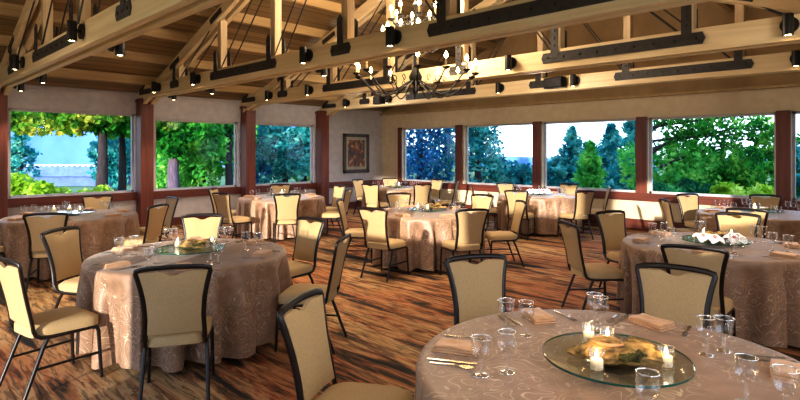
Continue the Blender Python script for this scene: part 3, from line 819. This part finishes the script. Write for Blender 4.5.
for (a, d, dz, lab) in ((-.14, -.165, 0, 'lit votive candle at front left of nearest driftwood'), (.15, -.135, 0, 'lit votive candle at right of nearest driftwood'),
                    (-.06, .15, 0, 'lit votive candle behind nearest driftwood, further left'), (-.0, .085, 0, 'lit votive candle behind nearest driftwood, beside the sawn top')):
    x, y = tw(2, a, d); place(votive, (x, y, ZL+dz), 0, lab, 'candle', 'votive candles')
gem = MB().ball((0, 0, .009), (.011, .011, .009), 1).build('glass_gem', M['glass']); gi = 0
for q in range(16):
    rr = random.Random(q+3); ang_ = q*2*PI/16+rr.uniform(-.15, .15); r = rr.uniform(.225, .275)
    x, y = tw(2, r*math.cos(ang_), r*math.sin(ang_))
    place(gem, (x, y, ZL), 0, 'small clear glass gem near the rim of the nearest lazy susan', 'gem', 'clear gems on the nearest lazy susan')
x, y = tw(1, .06, -.02); driftwood('driftwood_piece', (x, y, ZL), cam_rz, .8, 2, 'small driftwood centrepiece on front left table', False)
for a, d, l in ((-.13, .03, 'lit votive candle left of front left driftwood'), (.17, .07, 'lit votive candle right of front left driftwood')):
    x, y = tw(1, a, d); place(votive, (x, y, ZL), 0, l, 'candle', 'votive candles')
x, y = tw(8, -.02, .0); driftwood('driftwood_piece', (x, y, ZL), cam_rz, .8, 3, 'driftwood behind the orchids on right table', False)
for a, d, l in ((-.16, -.06, 'left white orchid bloom on right table'), (-.10, -.15, 'small front white orchid bloom on right table'), (.08, -.16, 'large white orchid bloom at right of driftwood on right table'), (.16, -.08, 'rightmost white orchid bloom on right table')):
    x, y = tw(8, a, d); o = place(orch, (x, y, ZL), 0, l, 'flower', 'white orchids', 1.5); o.rotation_euler = (.35, 0, cam_rz)
for a, d, l in ((-.02, .16, 'lit votive candle behind orchids on right table'), (.2, .06, 'lit votive candle right of orchids on right table')):
    x, y = tw(8, a, d); place(votive, (x, y, ZL), 0, l, 'candle', 'votive candles')
x, y = tw(3, .1, .0); driftwood('driftwood_piece', (x, y, ZL), cam_rz, .85, 4, 'dark driftwood centrepiece on centre table', False)
for a, d, l in ((-.14, -.05, 'lit votive candle left of driftwood on centre table'), (.0, -.2, 'lit votive candle in front of driftwood on centre table')):
    x, y = tw(3, a, d); place(votive, (x, y, ZL), 0, l, 'candle', 'votive candles')
for j, (a, d) in enumerate(((-.16, -.05), (-.05, -.14), (.08, -.1), (.16, .0))):
    x, y = tw(7, a, d); o = place(orch, (x, y, ZL), 0, ['leftmost', 'second from left', 'third from left', 'rightmost'][j]+' white bloom on table by the middle back windows', 'flower', 'white blooms by back windows', 1.7); o.rotation_euler = (.5, 0, cam_rz)
bv = bowl_v()
for k, lst in {5: [(-.05, .02, 'round glass candle bowl at middle of first left window table'), (-.2, -.1, 'glass candle bowl at left on first left window table')],
            4: [(.0, .0, 'glass candle bowl at middle of third left window table')], 6: [(.05, 0, 'glass candle bowl at middle of corner table')],
            9: [(-.1, .0, 'glass candle bowl at left of back right window table')], }.items():
    for a, d, l in lst:
        x, y = tw(k, a, d); place(bv, (x, y, ZL), 0, l, 'candle bowl', 'glass candle bowls')
for a, d, l in ((.14, -.05, 'lit votive candle right of bowls on first left window table'),):
    x, y = tw(5, a, d); place(votive, (x, y, ZL), 0, l, 'candle', 'votive candles')

# ------------------------------------------------------------------ outdoors
gr = MB().box((-20, 0, -.6), (260, 260, .4)).build('lawn_ground', M['lawn']); struct(gr)
def leaves(b, pts, size, rnd):
    for p in pts:
        s = size*rnd.uniform(.6, 1.3)
        u = Vector((rnd.gauss(0, 1), rnd.gauss(0, 1), rnd.gauss(0, 1))).normalized()
        v = u.orthogonal().normalized(); v = (v*math.cos(1.3*s*90)+u.cross(v)*math.sin(1.3*s*90)).normalized()
        q = [p+u*s, p+v*s*.55, p-u*s, p-v*s*.55]
        b.bm.faces.new([b.bm.verts.new(x) for x in q])
def trunk(o, h, r, mat, lean=(0, 0), seed=0):
    rnd = random.Random(seed); P = []
    for i in range(7):
        t = i/6; P.append((lean[0]*t+rnd.uniform(-.05, .05), lean[1]*t+rnd.uniform(-.05, .05), h*t))
    MB().tube(P, [r*(1.25-.75*i/6) for i in range(7)], 9).build('trunk', mat, o, smooth=True)
def tree(name, label, px, d, ztop, zlow, rad, mat, n=2600, leaf=.13, bark='bark', tr=.15, seed=1, cat='tree', blobs=16, thr=True):
    x, y = WP(px, d); rnd = random.Random(seed)
    o = thing(name, label, cat, (x, y, -.4), group='trees outside' if cat == 'tree' else None)
    if thr: trunk(o, max(.6, (ztop+zlow)/2+.4), tr, M[bark], seed=seed)
    zc = (ztop+zlow)/2+.4; hz = (ztop-zlow)/2
    bl = []
    for _ in range(blobs):
        v = Vector((rnd.gauss(0, 1), rnd.gauss(0, 1), rnd.gauss(0, 1))).normalized()*rnd.uniform(.35, .8)
        bl.append((Vector((v.x*rad, v.y*rad, zc+v.z*hz)), rnd.uniform(.28, .45)))
    pts = []
    for _ in range(n):
        c_, s = rnd.choice(bl); v = Vector((rnd.gauss(0, 1), rnd.gauss(0, 1), rnd.gauss(0, 1))).normalized()*rnd.uniform(.6, 1)
        pts.append(c_+Vector((v.x*s*rad, v.y*s*rad, v.z*s*min(hz, rad*1.1))))
    b = MB(); leaves(b, pts, leaf, rnd); b.build('foliage', LM[mat], o, fix=False)
    return o
def conifer(label, px, d, ztop, rad, mat, n=2600, leaf=.12, seed=1, zlow=-.2, name='conifer_tree', tr=.14):
    x, y = WP(px, d); rnd = random.Random(seed)
    o = thing(name, label, 'tree', (x, y, -.4), group='trees outside')
    hh = ztop+.4; trunk(o, hh*.97, tr, M['bark'], seed=seed)
    pts = []; nb = max(70, int(hh*34))
    for i in range(nb):
        t = rnd.uniform(0, 1)**.8; z = zlow+.4+(hh-zlow-.4)*t; R = rad*(1-t)**.8*rnd.uniform(.7, 1.1)+.05
        a = rnd.uniform(0, 2*PI)
        for _ in range(max(8, n//nb)):
            u = rnd.uniform(.15, 1); w = .16*(1.1-u*.6)*R+.03
            pts.append(Vector((u*R*math.cos(a)+rnd.gauss(0, w), u*R*math.sin(a)+rnd.gauss(0, w), z-.28*u*u*R+rnd.gauss(0, .06+.05*R))))
    b = MB(); leaves(b, pts, leaf, rnd); b.build('foliage', LM[mat], o, fix=False); return o
# left side
x0 = WP(60, 24)
o = MB(); pa = [WP(-30, 19), WP(140, 19.5), WP(150, 24), WP(-20, 24)]
f = [o.bm.verts.new((p[0], p[1], -.38)) for p in pa]; o.bm.faces.new(f)
struct(o.build('ground_path', M['path']))
def hills(name, mat, d, pts):
    b = MB(); lo, hi = [], []
    for px, py in pts:
        x, y = WP(px, d); lo.append(b.bm.verts.new((x, y, -3))); hi.append(b.bm.verts.new((x, y, zat(py, d))))
    for i in range(len(pts)-1): b.bm.faces.new((lo[i], lo[i+1], hi[i+1], hi[i]))
    return struct(b.build(name, mat))
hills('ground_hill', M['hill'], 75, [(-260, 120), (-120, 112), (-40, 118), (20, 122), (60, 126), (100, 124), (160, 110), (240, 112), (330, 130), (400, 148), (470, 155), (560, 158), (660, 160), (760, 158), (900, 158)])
bd = thing('garden_pavilion', 'low grey-blue roofed building with a white row of posts beyond the lawn', 'building', (*WP(70, 34), -.4), TH)
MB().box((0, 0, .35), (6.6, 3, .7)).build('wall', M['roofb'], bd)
MB().poly_prism([(-4.2, .6), (4.2, .6), (3.6, 1.2), (-3.6, 1.2)], -1.9, 1.9).build('roof', M['roofb'], bd)
rl = MB().box((0, -1.7, 1.3), (6.6, .06, .06)).box((0, -1.7, 1.0), (6.6, .06, .05))
for i in range(20): rl.box((-3.2+i*.337, -1.7, 1.16), (.14, .08, .3))
rl.build('railing', M['white'], bd)
tree('flowering_shrub', 'bright yellow-green rounded shrub outside at lower left of first window', 36, 14.2, 1.25, -.4, 1.15, 'yellow', 4200, .085, seed=3, cat='shrub', thr=False)
tree('flowering_shrub', 'paler low yellow shrub on right of yellow-green one, outside first window', 62, 14.0, .8, -.4, .7, 'yellow', 2000, .08, seed=4, cat='shrub', thr=False)
tree('round_shrub', 'small pale green shrub outside between the two dark trunks', 97, 15.5, .82, -.4, .62, 'yellow', 1500, .08, seed=5, cat='shrub', thr=False)
tree('broadleaf_tree', 'dark-trunked shade tree seen through first left window, left trunk', 102, 16.0, 4.2, 1.75, 2.1, 'autumn', 5200, .11, tr=.17, seed=6)
tree('broadleaf_tree', 'dark-trunked shade tree by right edge of first left window', 123, 16.8, 4.4, 1.9, 1.7, 'green', 3800, .12, tr=.12, seed=7)
tree('broadleaf_tree', 'overhanging green canopy tree at top left of first window', 4, 17.5, 4.2, 2.1, 1.9, 'autumn', 3800, .12, tr=.12, seed=16)
conifer('small bluish conifer at the left edge of first left window', 20, 21, 2.9, 1.1, 'teal', 2200, .1, seed=8, zlow=-.2)
tree('leafy_tree', 'pale-trunked bright green tree outside second left window', 174, 17.5, 4.2, 1.0, 1.4, 'green', 3400, .12, bark='barkp', tr=.2, seed=9)
tree('leafy_tree', 'dense bright green tree filling middle of second left window', 203, 19, 3.8, -.2, 1.7, 'lime', 5200, .12, tr=.12, seed=10)
tree('leafy_tree', 'dark-trunked tree at right edge of second left window', 229, 18.5, 4.2, 1.9, 1.1, 'green', 1800, .12, tr=.13, seed=11)
tree('leafy_tree', 'teal leafy tree filling third left window', 285, 21, 3.7, -.2, 1.8, 'teal', 4500, .12, tr=.14, seed=12)
tree('leafy_tree', 'pale green tree at right of third left window', 305, 24, 3.0, -.2, 1.5, 'lime', 2500, .12, seed=13)
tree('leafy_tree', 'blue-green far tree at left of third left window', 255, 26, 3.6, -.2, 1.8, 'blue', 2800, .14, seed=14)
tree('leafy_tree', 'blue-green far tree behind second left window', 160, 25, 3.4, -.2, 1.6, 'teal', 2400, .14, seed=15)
# behind the back wall
conifer('dark blue-green fir filling first back window', 420, 24, 8.0, 2.4, 'blue', 5200, .13, seed=21, zlow=-.4)
conifer('dark fir at right of first back window', 448, 26, 8.0, 2.2, 'teal', 4200, .13, seed=22, zlow=-.4)
conifer('tall fir in left half of second back window', 478, 23, 5.2, 1.7, 'teal', 4200, .11, seed=23, zlow=-.4)
for j, (px, top, r, m_, l) in enumerate(((500, 1.7, 1.1, 'teal', 'low rounded tree beside fir in second back window'), (522, 1.45, 1.2, 'teal', 'low rounded tree at right of second back window'), (549, 1.5, 1.0, 'teal', 'low tree at left edge of third back window'))):
    tree('leafy_tree', l, px, 24, top, -1, r, m_, 2200, .12, seed=30+j)
conifer('tall blue-green fir left of centre in third back window', 572, 24, 2.7, 1.3, 'teal', 3000, .11, seed=35)
conifer('bright green pointed young fir in third back window', 590, 19, 1.95, .85, 'lime', 2600, .09, seed=36)
conifer('dark fir right of bright fir in third back window', 612, 25, 2.9, 1.5, 'teal', 3200, .12, seed=37)
conifer('dark fir at right edge of third back window', 632, 23, 3.2, 1.5, 'teal', 2800, .12, seed=38)
for j, (px, d, top, low, r, m_, l) in enumerate(((668, 17, 2.65, -.6, 1.6, 'lime', 'sunlit green tree at left of fourth back window'), (715, 18, 2.0, -.6, 1.6, 'green', 'dark green shrubby tree at middle of fourth back window'),
     (757, 16, 2.85, -.6, 1.5, 'green', 'green tree at right of fourth back window'), (690, 15, 1.0, -.6, 1.1, 'dark', 'dark hedge-like shrub low in fourth back window'), (745, 13.6, .95, -.5, .9, 'yellow', 'sunny yellow-green shrub at lower right of fourth back window'),
     (822, 15, 2.8, -.6, 1.4, 'teal', 'blue-green tree outside the rightmost window'))):
    tree('leafy_tree', l, px, d, top, low, r, m_, 3400, .1, seed=40+j)
tree('leafy_tree', 'teal rounded tree between firs in third back window', 560, 25, 2.1, -.8, 1.1, 'teal', 2400, .12, seed=61)
tree('leafy_tree', 'blue-green rounded tree behind bright fir in third back window', 600, 27, 2.5, -.8, 1.3, 'teal', 2600, .12, seed=62)
tree('leafy_tree', 'teal tree behind trunks at right of first left window', 116, 22, 3.0, -.2, 1.3, 'teal', 2400, .12, seed=63)
tree('leafy_tree', 'lime tree glimpsed low at left of second left window', 163, 20, 2.6, -.3, .9, 'lime', 1800, .11, seed=64)
# overhanging pine boughs
x, y = WP(641, 16.5)
pine = thing('pine_tree', 'pine whose long bare boughs cross the fourth back window', 'tree', (x, y, -.4), TH, group='trees outside')
trunk(pine, 7.0, .16, M['bark'], seed=50)
rnd = random.Random(51)
nd = MB(); npts = []
for (x1, z1, x2, z2) in ((0, 1.5, 3.0, 2.75), (0, 1.25, 2.3, 2.8), (.3, 1.75, 3.9, 2.6), (0, 2.1, 1.4, 2.85), (.2, 2.4, 3.6, 2.85), (.2, 2.0, 4.2, 2.3), (.1, 2.2, 2.0, 3.2), (.6, 1.2, 3.3, 2.1)):
    P = [(x1+(x2-x1)*t, rnd.uniform(-.15, .15), z1+.4+(z2-z1)*(t**.75)) for t in [i/6 for i in range(7)]]
    MB().tube(P, [.05*(1-.12*i) for i in range(7)], 6).build('bough', M['bark'], pine)
    for _ in range(260):
        t = rnd.uniform(.25, 1); i = min(5, int(t*6)); q = Vector(P[i]).lerp(Vector(P[i+1]), t*6-i)
        if rnd.random() < .5: q += Vector((rnd.gauss(0, .12), rnd.gauss(0, .3), rnd.gauss(.08, .12)))
        else:
            cc = Vector(P[1+int(t*5)]); q = cc+Vector((rnd.gauss(0, .2), rnd.gauss(0, .3), rnd.gauss(.1, .16)))
        npts.append(q)
leaves(nd, npts, .085, rnd); nd.build('needles', LM['green'], pine, fix=False)

# ------------------------------------------------------------------ light
def lamp(kind, name, loc, energy, col, soft=.1, rot=None, **kw):
    l = bpy.data.lights.new(name, kind); l.energy = energy; l.color = col
    if kind in ('POINT', 'SPOT'): l.shadow_soft_size = soft
    for k_, v in kw.items(): setattr(l, k_, v)
    o = bpy.data.objects.new(name, l); COL.objects.link(o); o.location = loc
    if rot: o.rotation_euler = rot
    return o
WARM = (1, .84, .63)
sd = Vector((-.447, .89, 0)).normalized(); el = math.radians(7.2)
dirv = Vector((sd.x*math.cos(el), sd.y*math.cos(el), -math.sin(el)))
sun = lamp('SUN', 'low_sun', (20, -30, 8), 6.5, (1, .95, .86), angle=math.radians(.8))
sun.rotation_euler = dirv.to_track_quat('-Z', 'Y').to_euler()
for lx, ly, le in ((9.6, -12.4, 16), (5.0, -12.3, 45), (12.9, -10.6, 38), (12.6, -6.5, 40), (2.6, -3.4, 42), (7.5, -3.4, 30)):
    lamp('POINT', 'fill_light', (lx, ly, 2.75), le, (1, .90, .76), .25)  # added fill lamps, no fixtures modelled for them
lamp('SPOT', 'spot_beam', (11.2, -9.8, 2.8), 60, (1, .82, .6), .06, (0, 0, 0), spot_size=math.radians(100), spot_blend=.8)  # added beam to warm the nearest table, has no spotlight fixture
lamp('AREA', 'right_side_fill', (RX-.05, -9.4, 1.75), 38, (.80, .90, 1), rot=(0, PI/2, 0), shape='RECTANGLE', size=1.3, size_y=3.6)  # added cool area fill standing in for daylight from the right
lamp('POINT', 'chandelier_light_lower', (CHX, CHY, 3.25), 60, WARM, .5)
lamp('POINT', 'chandelier_light_upper', (CHX, CHY, 4.1), 210, WARM, .4)
for i, (x, y, z) in enumerate(spots_xy):
    lamp('SPOT', 'spot_beam', (x, y, z-.03), 80, (1, .88, .72), .05, (0, 0, 0), spot_size=math.radians(95), spot_blend=.7)
for a, d in ((-.14, -.165), (.15, -.135), (.0, .085), (-.06, .15)):
    x, y = tw(2, a, d); lamp('POINT', 'candle_light', (x, y, ZL+.11), .55, (1, .62, .28), .03)

w = bpy.data.worlds.new('Sky'); S.world = w; w.use_nodes = True
nt = w.node_tree; nt.nodes.clear()
out = nt.nodes.new('ShaderNodeOutputWorld'); bg = nt.nodes.new('ShaderNodeBackground')
tc = nt.nodes.new('ShaderNodeTexCoord'); sx = nt.nodes.new('ShaderNodeSeparateXYZ'); nt.links.new(tc.outputs['Generated'], sx.inputs[0])
r = ramp(nt, sx.outputs[2], [(.0, '#d3e2f6'), (.10, '#e6f0ff'), (.4, '#9cc4f4'), (1., '#6a9fe0')])
nt.links.new(r.outputs[0], bg.inputs[0]); bg.inputs[1].default_value = 3.2; nt.links.new(bg.outputs[0], out.inputs[0])

# ------------------------------------------------------------------ camera
cam = bpy.data.cameras.new('Camera'); co = bpy.data.objects.new('Camera', cam); COL.objects.link(co)
co.location = (CX, CY, H); co.rotation_euler = (PI/2, 0, TH); cam.lens = 24; cam.sensor_width = 36
cam.shift_y = -(200-HZ)/800; cam.clip_end = 500; cam.clip_start = .05
S.camera = co
S.view_settings.view_transform = 'Standard'; S.view_settings.look = 'None'; S.view_settings.exposure = .38; S.view_settings.gamma = .84
S.cycles.use_denoising = True; S.cycles.max_bounces = 8; S.cycles.transparent_max_bounces = 24
S.cycles.sample_clamp_indirect = 6
